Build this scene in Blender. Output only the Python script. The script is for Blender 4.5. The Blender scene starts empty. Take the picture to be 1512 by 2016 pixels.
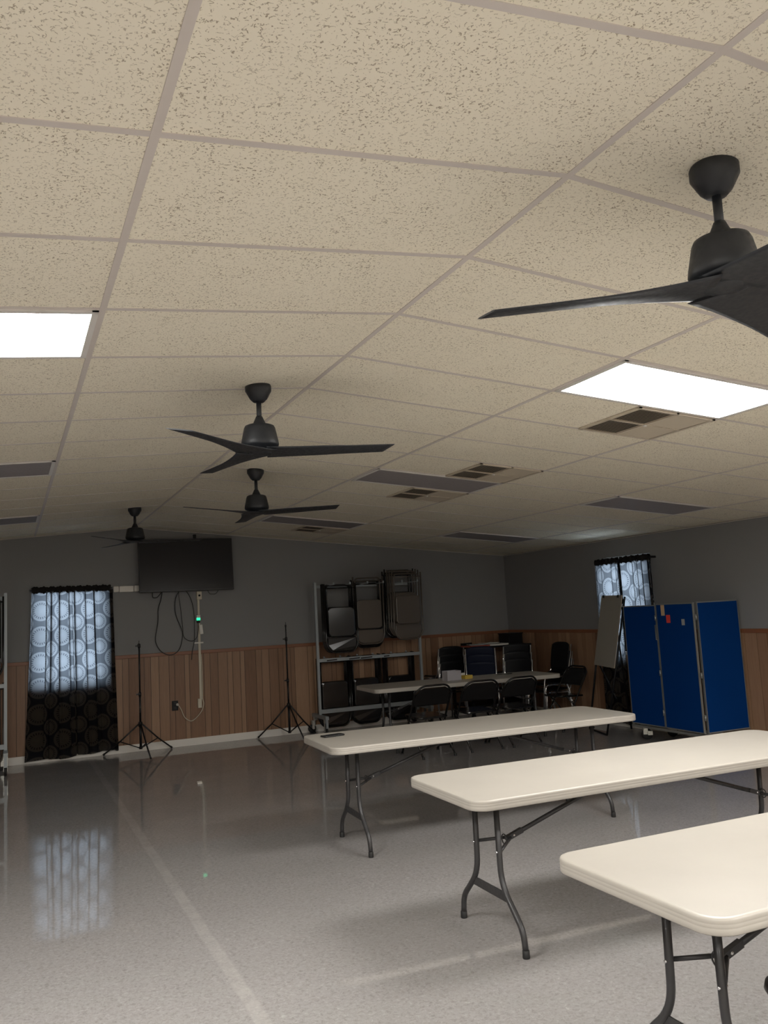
import bpy, bmesh, math, random
from mathutils import Vector, Matrix
random.seed(11)
PI = math.pi
sc = bpy.context.scene
COL = sc.collection

# ------------------------------------------------------------------ helpers
class MB:
    def __init__(self):
        self.bm = bmesh.new(); self.mats = []
    def mi(self, m):
        if m not in self.mats: self.mats.append(m)
        return self.mats.index(m)
    def face(self, pts, m=None, smooth=False):
        vs = [self.bm.verts.new(p) for p in pts]
        f = self.bm.faces.new(vs); f.smooth = smooth
        if m is not None: f.material_index = self.mi(m)
        return f
    def box(self, c, s, rot=None, m=None):
        hx, hy, hz = s[0]/2, s[1]/2, s[2]/2
        R = rot if rot is not None else Matrix.Identity(3)
        c = Vector(c)
        v = [self.bm.verts.new(c + R @ Vector((x*hx, y*hy, z*hz))) for x in (-1,1) for y in (-1,1) for z in (-1,1)]
        idx = m if m is None else self.mi(m)
        for q in ((0,1,3,2),(4,6,7,5),(0,4,5,1),(2,3,7,6),(0,2,6,4),(1,5,7,3)):
            f = self.bm.faces.new([v[i] for i in q])
            if idx is not None: f.material_index = idx
        return v
    def span(self, a, b, m=None):
        self.box([(a[i]+b[i])/2 for i in range(3)], [abs(b[i]-a[i]) for i in range(3)], None, m)
    def tube(self, path, r, n=10, closed=False, m=None, flat=1.0):
        P = [Vector(p) for p in path]; N = len(P)
        rs = r if isinstance(r, (list, tuple)) else [r]*N
        T = []
        for i in range(N):
            if closed: d = P[(i+1) % N] - P[i-1]
            else: d = P[min(i+1, N-1)] - P[max(i-1, 0)]
            T.append(d.normalized())
        up = Vector((0,0,1)) if abs(T[0].z) < .9 else Vector((0,1,0))
        nrm = (up - T[0]*up.dot(T[0])).normalized()
        rings = []
        for i in range(N):
            nrm = nrm - T[i]*nrm.dot(T[i]); nrm.normalize()
            b = T[i].cross(nrm)
            k = 1.0
            rings.append([self.bm.verts.new(P[i] + nrm*(rs[i]*math.cos(2*PI*j/n)*flat) + b*(rs[i]*math.sin(2*PI*j/n))) for j in range(n)])
        idx = m if m is None else self.mi(m)
        for i in range(N if closed else N-1):
            A, B = rings[i], rings[(i+1) % N]
            for j in range(n):
                f = self.bm.faces.new((A[j], A[(j+1) % n], B[(j+1) % n], B[j])); f.smooth = True
                if idx is not None: f.material_index = idx
        if not closed:
            for R_ in (list(reversed(rings[0])), rings[-1]):
                f = self.bm.faces.new(R_)
                if idx is not None: f.material_index = idx
    def lathe(self, prof, c=(0,0,0), n=32, axis='Z', m=None):
        c = Vector(c); rings = []
        for (r, h) in prof:
            ring = []
            for j in range(n):
                a = 2*PI*j/n; x, y = r*math.cos(a), r*math.sin(a)
                p = {'Z': (x, y, h), 'X': (h, x, y), 'Y': (x, h, y)}[axis]
                ring.append(self.bm.verts.new(c + Vector(p)))
            rings.append(ring)
        idx = m if m is None else self.mi(m)
        for A, B in zip(rings, rings[1:]):
            for j in range(n):
                f = self.bm.faces.new((A[j], A[(j+1) % n], B[(j+1) % n], B[j])); f.smooth = True
                if idx is not None: f.material_index = idx
        for R_ in (rings[0], rings[-1]):
            f = self.bm.faces.new(R_)
            if idx is not None: f.material_index = idx
    def loops(self, rings, cap=True, smooth=False):
        V = [[self.bm.verts.new(p) for p in r] for r in rings]; n = len(V[0])
        for A, B in zip(V, V[1:]):
            for j in range(n):
                f = self.bm.faces.new((A[j], A[(j+1) % n], B[(j+1) % n], B[j])); f.smooth = smooth
        if cap:
            self.bm.faces.new(V[0]); self.bm.faces.new(V[-1])
    def grid(self, fn, nu, nv, smooth=True, uvfn=None):
        V = [[self.bm.verts.new(fn(i/nu, j/nv)) for j in range(nv+1)] for i in range(nu+1)]
        uvl = self.bm.loops.layers.uv.verify() if uvfn else None
        for i in range(nu):
            for j in range(nv):
                f = self.bm.faces.new((V[i][j], V[i+1][j], V[i+1][j+1], V[i][j+1])); f.smooth = smooth
                if uvl:
                    for l, (a, b) in zip(f.loops, ((i,j),(i+1,j),(i+1,j+1),(i,j+1))):
                        l[uvl].uv = uvfn(a/nu, b/nv)
    def build(self, name, mat=None, parent=None, loc=None, recalc=True, bevel=0):
        if recalc: bmesh.ops.recalc_face_normals(self.bm, faces=self.bm.faces)
        me = bpy.data.meshes.new(name); self.bm.to_mesh(me); self.bm.free()
        if mat is not None: me.materials.append(mat)
        for m in self.mats: me.materials.append(m)
        o = bpy.data.objects.new(name, me); COL.objects.link(o)
        if parent is not None: o.parent = parent
        if loc is not None: o.location = loc
        if bevel:
            b = o.modifiers.new('bevel', 'BEVEL'); b.width = bevel; b.segments = 2; b.limit_method = 'ANGLE'
        return o

def empty(name, loc=(0,0,0), rot=(0,0,0)):
    o = bpy.data.objects.new(name, None); COL.objects.link(o)
    o.location = loc; o.rotation_euler = rot; o.empty_display_size = .05
    return o
def tag(o, label, cat, group=None):
    o['label'] = label; o['category'] = cat
    if group: o['group'] = group
    return o
def struct(o):
    o['kind'] = 'structure'; return o
def dup(root, loc=None, rot=None):
    r = root.copy(); COL.objects.link(r)
    for ch in list(root.children):
        c = ch.copy(); COL.objects.link(c); c.parent = r
        for g in list(ch.children):
            d = g.copy(); COL.objects.link(d); d.parent = c
    if loc is not None: r.location = loc
    if rot is not None: r.rotation_euler = rot
    return r
def smooth_path(pts, k=6):
    P = [Vector(p) for p in pts]; out = []
    for i in range(len(P)-1):
        p0 = P[max(i-1,0)]; p1 = P[i]; p2 = P[i+1]; p3 = P[min(i+2,len(P)-1)]
        for j in range(k):
            t = j/k
            out.append(.5*((2*p1)+(p2-p0)*t+(2*p0-5*p1+4*p2-p3)*t*t+(3*p1-p0-3*p2+p3)*t**3))
    out.append(P[-1]); return out
def fillet(pts, r, k=5):
    P = [Vector(p) for p in pts]; out = [P[0]]
    for i in range(1, len(P)-1):
        a = (P[i-1]-P[i]); b = (P[i+1]-P[i])
        ra = min(r, a.length*.49, b.length*.49)
        p1 = P[i] + a.normalized()*ra; p2 = P[i] + b.normalized()*ra
        for j in range(k+1):
            t = j/k; out.append(p1*(1-t)**2 + P[i]*2*t*(1-t) + p2*t*t)
    out.append(P[-1]); return out
def rrect(w, h, r, k=6):
    pts = []
    for cx, cy, a0 in ((w/2-r, h/2-r, 0), (-w/2+r, h/2-r, 90), (-w/2+r, -h/2+r, 180), (w/2-r, -h/2+r, 270)):
        for j in range(k+1):
            a = math.radians(a0 + 90*j/k); pts.append((cx + r*math.cos(a), cy + r*math.sin(a)))
    return pts

# ------------------------------------------------------------------ materials
def mat(name, col=(.5,.5,.5), rough=.5, metal=0, spec=.5, coat=0, coat_r=.1, emit=None, strength=0):
    m = bpy.data.materials.new(name); m.use_nodes = True
    b = m.node_tree.nodes['Principled BSDF']
    b.inputs['Base Color'].default_value = (*col, 1)
    b.inputs['Roughness'].default_value = rough
    b.inputs['Metallic'].default_value = metal
    b.inputs['Specular IOR Level'].default_value = spec
    b.inputs['Coat Weight'].default_value = coat
    b.inputs['Coat Roughness'].default_value = coat_r
    if emit:
        b.inputs['Emission Color'].default_value = (*emit, 1); b.inputs['Emission Strength'].default_value = strength
    return m
class NT:
    def __init__(self, m):
        self.t = m.node_tree; self.n = self.t.nodes; self.l = self.t.links
        self.b = self.n.get('Principled BSDF')
    def node(self, typ, **kw):
        x = self.n.new(typ)
        for k, v in kw.items(): setattr(x, k, v)
        return x
    def put(self, sock, v):
        if isinstance(v, (int, float)): sock.default_value = v
        elif isinstance(v, (tuple, list)): sock.default_value = v
        else: self.l.new(v, sock)
    def math(self, op, a, b=0.0, c=0.0, clamp=False):
        x = self.n.new('ShaderNodeMath'); x.operation = op; x.use_clamp = clamp
        for s, v in zip(x.inputs, (a, b, c)): self.put(s, v)
        return x.outputs[0]
    def mix(self, f, a, b):
        x = self.n.new('ShaderNodeMix'); x.data_type = 'RGBA'
        self.put(x.inputs[0], f); self.put(x.inputs[6], a); self.put(x.inputs[7], b)
        return x.outputs[2]
    def coord(self, out='Object'):
        return self.n.new('ShaderNodeTexCoord').outputs[out]
    def mapping(self, v, scale=(1,1,1), loc=(0,0,0), rot=(0,0,0)):
        x = self.n.new('ShaderNodeMapping'); self.l.new(v, x.inputs[0])
        x.inputs['Scale'].default_value = scale; x.inputs['Location'].default_value = loc; x.inputs['Rotation'].default_value = rot
        return x.outputs[0]
    def noise(self, v, scale, detail=2, rough=.5, dist=0):
        x = self.n.new('ShaderNodeTexNoise'); self.l.new(v, x.inputs['Vector'])
        x.inputs['Scale'].default_value = scale; x.inputs['Detail'].default_value = detail
        x.inputs['Roughness'].default_value = rough; x.inputs['Distortion'].default_value = dist
        return x.outputs[0]
    def ramp(self, f, stops):
        x = self.n.new('ShaderNodeValToRGB'); self.l.new(f, x.inputs[0])
        e = x.color_ramp.elements
        while len(e) < len(stops): e.new(.5)
        for el, (p, c) in zip(e, stops):
            el.position = p; el.color = (c, c, c, 1) if isinstance(c, (int, float)) else (*c, 1)
        return x.outputs[0]
    def bump(self, h, strength=.3, dist=.01):
        x = self.n.new('ShaderNodeBump'); self.l.new(h, x.inputs['Height'])
        x.inputs['Strength'].default_value = strength; x.inputs['Distance'].default_value = dist
        self.l.new(x.outputs[0], self.b.inputs['Normal'])
    def base(self, c): self.l.new(c, self.b.inputs['Base Color'])

LAMP = 38.0
SKY = 10.0

def make_ceiling_mat():
    m = mat('ceiling_tile', rough=.9, spec=.15); t = NT(m); v = t.coord()
    big = t.noise(v, 1.3, 2)
    base = t.mix(big, (.86,.805,.66,1), (.89,.84,.695,1))
    # fissures: short worm-like dark pits
    n1 = t.math('ABSOLUTE', t.math('SUBTRACT', t.noise(v, 66, 2, .5, .4), .5))
    n2 = t.noise(t.mapping(v, (1,1,1), (7.3,2.1,0)), 115, 1.5, .5)
    n3 = t.noise(t.mapping(v, (1,1,1), (1.7,5.1,0)), 5, 1.5, .5)
    f = t.math('MULTIPLY', t.ramp(n1, [(.018,1),(.040,0)]), t.ramp(n2, [(.50,0),(.56,1)]))
    f = t.math('MULTIPLY', f, t.ramp(n3, [(.3,.55),(.6,1)]))
    t.base(t.mix(f, base, (.38,.32,.23,1)))
    t.bump(t.math('SUBTRACT', 1, f), .3, .003)
    return m
def make_floor_mat():
    m = mat('vinyl_floor', rough=.5, spec=.15, coat=.9, coat_r=.03); t = NT(m); v = t.coord()
    sp = t.noise(v, 55, 4, .7, .8); fine = t.noise(v, 190, 2, .6)
    big = t.noise(v, .55, 3, .5)
    c = t.ramp(sp, [(.32,(.205,.19,.186)),(.47,(.290,.275,.269)),(.60,(.330,.314,.308)),(.72,(.44,.422,.412))])
    c = t.mix(t.ramp(fine, [(.35,.0),(.7,.35)]), c, (.22,.20,.195,1))
    c = t.mix(t.ramp(big, [(.38,0),(.72,.28)]), c, (.29,.273,.266,1))
    # scuffed paler line left by old tape along the room
    xyz = t.node('ShaderNodeSeparateXYZ'); t.l.new(v, xyz.inputs[0])
    wob = t.math('MULTIPLY', t.math('SUBTRACT', t.noise(v, 3.0, 2), .5), .02)
    d = t.math('ABSOLUTE', t.math('ADD', t.math('ADD', xyz.outputs[0], .602), wob))
    line = t.math('MULTIPLY', t.ramp(d, [(.026,1),(.036,0)]), t.ramp(t.noise(v, 9, 4, .7), [(.3,.08),(.65,.42)]))
    t.base(t.mix(line, c, (.47,.445,.42,1)))
    r = t.ramp(t.noise(v, 1.6, 3, .6), [(.3,.42),(.7,.6)])
    t.l.new(r, t.b.inputs['Roughness'])
    wave = t.noise(t.mapping(v, (1,1,1)), 5.0, 2, .5)
    cb = t.n.new('ShaderNodeBump'); cb.inputs['Strength'].default_value = .045; cb.inputs['Distance'].default_value = .004
    t.l.new(wave, cb.inputs['Height']); t.l.new(cb.outputs[0], t.b.inputs['Coat Normal'])
    return m
def make_paint(name, col):
    m = mat(name, col, .62, spec=.35); t = NT(m); v = t.coord()
    t.bump(t.noise(v, 140, 2), .06, .002)
    return m
def make_wood():
    m = mat('wood_panelling', rough=.42, spec=.4); t = NT(m); v = t.coord()
    at = t.node('ShaderNodeAttribute'); at.attribute_name = 'tone'
    off = t.node('ShaderNodeCombineXYZ'); t.l.new(t.math('MULTIPLY', at.outputs['Fac'], 13.7), off.inputs[2]); t.l.new(t.math('MULTIPLY', at.outputs['Fac'], 5.1), off.inputs[0])
    vm = t.node('ShaderNodeVectorMath'); vm.operation = 'ADD'; t.l.new(t.mapping(v, (16,16,1.1)), vm.inputs[0]); t.l.new(off.outputs[0], vm.inputs[1])
    g = t.noise(vm.outputs[0], 3.2, 5, .65, .5)
    a = t.ramp(at.outputs['Fac'], [(0,(.05,.022,.012)),(.2,(.23,.122,.068)),(1,(.385,.238,.145))])
    c = t.mix(t.ramp(g, [(.35,0),(.75,.35)]), a, t.mix(t.math('MINIMUM', at.outputs['Fac'], 1), (.04,.018,.01,1), (.22,.11,.06,1)))
    t.base(c); t.bump(g, .08, .002)
    return m
def make_plain_wood(name, a, b):
    m = mat(name, rough=.4); t = NT(m); v = t.coord()
    g = t.noise(t.mapping(v, (2,2,30)), 3, 4, .6)
    t.base(t.mix(g, (*a,1), (*b,1))); return m
def make_tabletop():
    m = mat('plastic_top', rough=.38, spec=.45); t = NT(m); v = t.coord()
    n = t.noise(v, 2.2, 4, .6)
    t.base(t.mix(t.ramp(n, [(.35,0),(.7,1)]), (.385,.357,.315,1), (.42,.390,.345,1)))
    t.bump(t.noise(v, 420, 2), .10, .001)
    return m
def make_metal(name, col, rough, metal=.0):
    m = mat(name, col, rough, metal); t = NT(m)
    n = t.noise(t.coord(), 60, 2)
    t.l.new(t.ramp(n, [(.3,max(rough-.08,.02)),(.7,rough+.08)]), t.b.inputs['Roughness'])
    return m
def make_fabric(name, a, b):
    m = mat(name, rough=.85, spec=.05); t = NT(m); v = t.coord()
    n = t.noise(v, 240, 2); n2 = t.noise(v, 3, 2)
    t.base(t.mix(t.math('MULTIPLY_ADD', n, .6, t.math('MULTIPLY', n2, .4)), (*a,1), (*b,1))); t.bump(n, .15, .002)
    return m
def make_curtain():
    m = bpy.data.materials.new('medallion_cloth'); m.use_nodes = True
    t = NT(m); t.n.remove(t.b)
    s = t.node('ShaderNodeSeparateXYZ'); t.l.new(t.coord('UV'), s.inputs[0])
    disc = None; dash = None; core = None
    CX, CY = .38, .315
    for ox, oy, r in ((0, 0, .126), (CX/2, CY/2, .102)):
        def cell(c, o, p):
            k = t.math('FRACT', t.math('ADD', t.math('DIVIDE', t.math('ADD', c, o), p), 20.5))
            return t.math('MULTIPLY', t.math('SUBTRACT', k, .5), p)
        x = cell(s.outputs[0], ox, CX); y = cell(s.outputs[1], oy, CY)
        d = t.math('SQRT', t.math('ADD', t.math('MULTIPLY', x, x), t.math('MULTIPLY', y, y)))
        a = t.math('ARCTAN2', y, x)
        dsk = t.math('LESS_THAN', d, r)
        ring = t.math('MULTIPLY', t.math('GREATER_THAN', d, r*.60), t.math('LESS_THAN', d, r*.80))
        ds = t.math('MULTIPLY', ring, t.math('GREATER_THAN', t.math('SINE', t.math('MULTIPLY', a, 22)), .15))
        ce = t.math('MULTIPLY', dsk, t.math('SUBTRACT', 1, t.math('DIVIDE', d, r*.6), clamp=True))
        disc = dsk if disc is None else t.math('MAXIMUM', disc, dsk)
        dash = ds if dash is None else t.math('MAXIMUM', dash, ds)
        core = ce if core is None else t.math('MAXIMUM', core, ce)
    pat = t.math('MULTIPLY', disc, t.math('SUBTRACT', 1, t.math('MULTIPLY', dash, .95)))
    tr = t.mix(pat, (.044,.048,.054,1), (.102,.110,.121,1))
    tr = t.mix(t.math('MULTIPLY', core, .55), tr, (.136,.145,.160,1))
    df = t.mix(pat, (.007,.007,.009,1), (.030,.024,.018,1))
    D = t.node('ShaderNodeBsdfDiffuse'); T = t.node('ShaderNodeBsdfTranslucent'); A = t.node('ShaderNodeAddShader')
    t.l.new(df, D.inputs[0]); t.l.new(tr, T.inputs[0])
    t.l.new(D.outputs[0], A.inputs[0]); t.l.new(T.outputs[0], A.inputs[1])
    t.l.new(A.outputs[0], t.n['Material Output'].inputs[0])
    return m
def make_glass():
    m = bpy.data.materials.new('window_glass'); m.use_nodes = True
    t = NT(m); t.n.remove(t.b)
    T = t.node('ShaderNodeBsdfTransparent'); G = t.node('ShaderNodeBsdfGlossy'); G.inputs['Roughness'].default_value = .02
    F = t.node('ShaderNodeFresnel'); F.inputs[0].default_value = 1.35
    X = t.node('ShaderNodeMixShader'); t.l.new(F.outputs[0], X.inputs[0]); t.l.new(T.outputs[0], X.inputs[1]); t.l.new(G.outputs[0], X.inputs[2])
    t.l.new(X.outputs[0], t.n['Material Output'].inputs[0]); return m
def make_clear_plastic():
    m = bpy.data.materials.new('clear_plastic'); m.use_nodes = True
    t = NT(m); b = t.b
    b.inputs['Base Color'].default_value = (.55,.53,.57,1); b.inputs['Roughness'].default_value = .25
    b.inputs['Alpha'].default_value = .45
    return m

M = dict(bouncepaint=make_paint('cream_bounce_wall_paint', (.78,.74,.66)),  # unseen back wall, made pale to bounce light onto the ceiling
    ceil=make_ceiling_mat(), floor=make_floor_mat(), paint=make_paint('grey_wall_paint', (.235,.235,.238)),
    wood=make_wood(), rail=make_plain_wood('chair_rail_wood', (.20,.075,.035), (.27,.11,.05)),
    base=make_paint('cream_baseboard', (.78,.75,.70)), grid=make_metal('grid_white', (.64,.585,.535), .5),
    top=make_tabletop(), leg=make_metal('grey_powder_steel', (.046,.045,.046), .38, .3),
    rubber=mat('black_rubber', (.012,.012,.012), .6), fan=make_metal('fan_black', (.015,.017,.021), .5),
    lampframe=mat('lamp_frame_white', (.72,.70,.66), .5),
    lit=mat('lit_diffuser', (.8,.8,.8), .5, emit=(1.0,.985,.95), strength=LAMP),
    unlit=make_metal('unlit_prismatic_diffuser', (.30,.28,.285), .65),
    vent=mat('vent_enamel', (.60,.53,.42), .5), ventdark=mat('vent_throat_shade', (.13,.115,.095), .9),
    curtain=make_curtain(), header=make_fabric('curtain_header_cloth', (.010,.010,.012), (.03,.027,.024)),
    glass=make_glass(), winframe=mat('window_vinyl', (.7,.7,.7), .4),
    screen=mat('tv_screen', (.026,.026,.029), .16, spec=.6), bezel=mat('tv_bezel', (.020,.020,.022), .35),
    cable=mat('black_cable', (.013,.013,.013), .5), cream=mat('cream_plastic', (.60,.55,.44), .45),
    white=mat('white_plastic', (.74,.71,.66), .4), black=mat('black_plastic', (.007,.007,.008), .45, spec=.25),
    led=mat('green_led', (.05,.5,.35), .4, emit=(.02,1.0,.42), strength=1.3),
    stand=make_metal('stand_black', (.012,.012,.013), .35, .2),
    cart=make_metal('cart_grey_paint', (.33,.36,.375), .42, .3),
    chrome=mat('chrome_tube', (.75,.75,.77), .12, 1.0), zinc=make_metal('zinc_caster', (.5,.5,.47), .35, .9),
    chblack=mat('black_enamel_steel', (.007,.0065,.0065), .13, spec=.45),
    chbrown=mat('brown_enamel_steel', (.100,.083,.068), .26, spec=.5),
    bluefab=make_fabric('blue_screen_fabric', (.001,.027,.135), (.002,.039,.178)),
    alu=make_metal('aluminium_frame', (.30,.31,.30), .38, .6),
    board=mat('whiteboard_face', (.34,.32,.275), .3), boardframe=mat('board_edge', (.35,.30,.24), .4),
    bluepl=mat('navy_plastic', (.003,.006,.020), .5, spec=.2), paper=mat('paper_white', (.62,.60,.55), .7),
    paperred=mat('folder_red', (.30,.06,.035), .6), papergrey=mat('paper_grey', (.30,.31,.31), .7),
    tan=mat('tan_card', (.48,.34,.20), .7), red=mat('red_card', (.62,.05,.04), .6),
    yellow=mat('yellow_card', (.55,.38,.06), .6), clear=make_clear_plastic(), vinyl=mat('dark_brown_vinyl', (.018,.014,.011), .33),
    phone=mat('phone_black', (.010,.010,.011), .25),
)

# ------------------------------------------------------------------ room numbers
ZR, AR, AL = 2.8771, .0865, .0836
XW, YF, YB = 5.643, 10.112, -5.2
XL = -5.643
RAIL = 1.2256
T = .6096
def zc(x): return ZR - abs(x)*math.tan(AR if x >= 0 else AL)
def slope_pt(s, y, drop=0):          # s metres measured along the slope from the ridge
    a = AR if s >= 0 else AL; k = 1 if s >= 0 else -1
    return Vector((s*math.cos(a) - k*drop*math.sin(a), y, ZR - abs(s)*math.sin(a) - drop*math.cos(a)))

# floor
b = MB(); b.face([(XL,YB,0),(XW,YB,0),(XW,YF,0),(XL,YF,0)]); struct(b.build('floor', M['floor']))
# ceiling
b = MB()
zl, zr_ = zc(XL), zc(XW)
b.face([(0,YB,ZR),(0,YF,ZR),(XW,YF,zr_),(XW,YB,zr_)]); b.face([(XL,YB,zl),(XL,YF,zl),(0,YF,ZR),(0,YB,ZR)])
bmesh.ops.remove_doubles(b.bm, verts=b.bm.verts, dist=1e-5)
c = struct(b.build('ceiling', M['ceil'], recalc=False))
# suspended grid
b = MB()
def tbar(p, q, w, d, nrm):
    p, q = Vector(p), Vector(q); dirv = (q-p).normalized(); side = dirv.cross(nrm).normalized()
    R = Matrix((dirv, side, nrm)).transposed()
    b.box((p+q)/2 - nrm*(d/2), ((q-p).length, w, d), R)
for k in range(-4, 5):
    s = k*2*T
    nrm = Vector((math.sin(AR),0,math.cos(AR))) if k > 0 else Vector((-math.sin(AL),0,math.cos(AL))) if k < 0 else Vector((0,0,1))
    tbar(slope_pt(s, YB+.01), slope_pt(s, YF-.002), .024, .003, nrm)
for r in range(-8, 17):
    y = r*T
    if r == -8 or y > YF: continue
    tbar(slope_pt(.012, y), slope_pt(XW/math.cos(AR)-.004, y), .024, .002, Vector((math.sin(AR),0,math.cos(AR))))
    tbar(slope_pt(-.012, y), slope_pt(XL/math.cos(AL)+.004, y), .024, .002, Vector((-math.sin(AL),0,math.cos(AL))))
struct(b.build('trim_1', M['grid']))
# wall angle under the ceiling edge
b = MB()
b.box(((XW)/2, YF-.011, (ZR+zr_)/2-.006), (XW/math.cos(AR), .022, .006), Matrix.Rotation(AR, 3, 'Y'))
b.box(((XL)/2, YF-.011, (ZR+zl)/2-.006), (XW/math.cos(AL), .022, .006), Matrix.Rotation(-AL, 3, 'Y'))
b.span((XW-.022, YB, zr_-.012), (XW, YF, zr_-.006)); b.span((XL, YB, zl-.012), (XL+.022, YF, zl-.006))
struct(b.build('trim_2', M['grid']))

# walls: planar, with reveals round the window openings
WIN_F = (-1.265, -.375, .90, 2.118)
WIN_R = (6.78, 7.70, .90, 2.15)
def wall_far():
    b = MB(); x0, x1, z0, z1 = WIN_F; y = YF
    for a, c in ((XL, x0), (x1, 0), (0, XW)):
        b.face([(a,y,0),(c,y,0),(c,y,zc(c)),(a,y,zc(a))])
    b.face([(x0,y,0),(x1,y,0),(x1,y,z0),(x0,y,z0)]); b.face([(x0,y,z1),(x1,y,z1),(x1,y,zc(x1)),(x0,y,zc(x0))])
    for p, q in (((x0,z0),(x1,z0)),((x1,z0),(x1,z1)),((x1,z1),(x0,z1)),((x0,z1),(x0,z0))):
        b.face([(p[0],y,p[1]),(q[0],y,q[1]),(q[0],y+.14,q[1]),(p[0],y+.14,p[1])])
    return struct(b.build('wall_far', M['paint'], recalc=False))
wall_far()
def wall_right():
    b = MB(); y0, y1, z0, z1 = WIN_R; x = XW; zt = zc(XW)
    b.face([(x,YB,0),(x,y0,0),(x,y0,zt),(x,YB,zt)]); b.face([(x,y1,0),(x,YF,0),(x,YF,zt),(x,y1,zt)])
    b.face([(x,y0,0),(x,y1,0),(x,y1,z0),(x,y0,z0)]); b.face([(x,y0,z1),(x,y1,z1),(x,y1,zt),(x,y0,zt)])
    for p, q in (((y0,z0),(y1,z0)),((y1,z0),(y1,z1)),((y1,z1),(y0,z1)),((y0,z1),(y0,z0))):
        b.face([(x,p[0],p[1]),(x,q[0],q[1]),(x+.14,q[0],q[1]),(x+.14,p[0],p[1])])
    return struct(b.build('wall_right', M['paint'], recalc=False))
wall_right()
b = MB(); b.face([(XL,YB,0),(XL,YF,0),(XL,YF,zc(XL)),(XL,YB,zc(XL))]); struct(b.build('wall_left', M['paint'], recalc=False))
b = MB(); b.face([(XL,YB,0),(0,YB,0),(XW,YB,0),(XW,YB,zc(XW)),(0,YB,ZR),(XL,YB,zc(XL))]); struct(b.build('wall_back', M['bouncepaint'], recalc=False))

# wainscot of random width planks
def wainscot(name, axis, fixed, inward, u0, u1, hole=None):
    b = MB(); rnd = random.Random(hash(name) % 1000 if False else len(name)*7+ord(name[-1]))
    widths = [.105,.062,.155,.082,.105,.13,.07]
    u = u0; i = 0
    lay = b.bm.faces.layers.float.new('tone')
    def put(a, c, t0, t1, z0, z1, tone):
        n0 = len(b.bm.faces)
        if axis == 'x': b.span((a, fixed+inward*t0, z0), (c, fixed+inward*t1, z1))
        else: b.span((fixed+inward*t0, a, z0), (fixed+inward*t1, c, z1))
        b.bm.faces.ensure_lookup_table()
        for f in b.bm.faces[n0:]: f[lay] = tone
    while u < u1:
        w = widths[i % 7]*(1 if rnd.random() < .7 else 1.25); e = min(u+w, u1); tone = .2+.8*rnd.random()
        top = RAIL-.04
        segs = [(u, e, top)]
        if hole:
            h0, h1, hz = hole
            segs = []
            if u < h0: segs.append((u, min(e, h0), top))
            if e > h0 and u < h1: segs.append((max(u, h0), min(e, h1), hz))
            if e > h1: segs.append((max(u, h1), e, top))
        for a, c, zt in segs:
            if c-a > .004: put(a+.003, c-.003, .001, .010, .0, zt, tone)
            put(a, c, .0005, .005, .0, zt, 0.0)
        u = e; i += 1
    return struct(b.build(name, M['wood'], recalc=True))
wainscot('trim_3', 'x', YF, -1, XL, XW, (WIN_F[0], WIN_F[1], WIN_F[2]))
wainscot('trim_4', 'y', XW, -1, YB, YF, (WIN_R[0], WIN_R[1], WIN_R[2]))
wainscot('trim_5', 'y', XL, 1, YB, YF)
# chair rail
def rail(name, segs):
    b = MB()
    for (p, q) in segs: b.span(p, q)
    struct(b.build(name, M['rail'], bevel=.004))
rail('trim_6', [((XL,YF-.022,RAIL-.045),(WIN_F[0],YF,RAIL)), ((WIN_F[1],YF-.022,RAIL-.045),(XW,YF,RAIL))])
rail('trim_7', [((XW-.022,YB,RAIL-.045),(XW,WIN_R[0],RAIL)), ((XW-.022,WIN_R[1],RAIL-.045),(XW,YF-.022,RAIL))])
rail('trim_8', [((XL,YB,RAIL-.045),(XL+.022,YF-.022,RAIL))])
b = MB(); b.span((XL,YF-.018,0),(XW,YF-.0105,.095)); struct(b.build('baseboard_far', M['base'], bevel=.003))
b = MB(); b.span((XW-.018,YB,0),(XW-.0105,YF-.018,.095)); struct(b.build('baseboard_right', M['base'], bevel=.003))
b = MB(); b.span((XL+.0105,YB,0),(XL+.018,YF-.018,.095)); struct(b.build('baseboard_left', M['base'], bevel=.003))

# windows (frame, meeting rail, pane)
def window(name, axis, lo, hi, z0, z1, fixed):
    b = MB(); g = MB(); d0, d1 = fixed+.07, fixed+.11
    def sp(mb, a, c, za, zb, p=d0, q=d1):
        if axis == 'x': mb.span((a,p,za),(c,q,zb))
        else: mb.span((p,a,za),(q,c,zb))
    w = .035
    sp(b, lo, hi, z0, z0+w); sp(b, lo, hi, z1-w, z1); sp(b, lo, lo+w, z0, z1); sp(b, hi-w, hi, z0, z1)
    sp(b, lo, hi, (z0+z1)/2-.018, (z0+z1)/2+.018)
    f = struct(b.build(name, M['winframe']))
    sp(g, lo+w, hi-w, z0+w, z1-w, fixed+.088, fixed+.092)
    g.build('pane', M['glass'], f)
    return f
window('window_1', 'x', *WIN_F, YF)
window('window_2', 'y', *WIN_R, XW)

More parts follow.
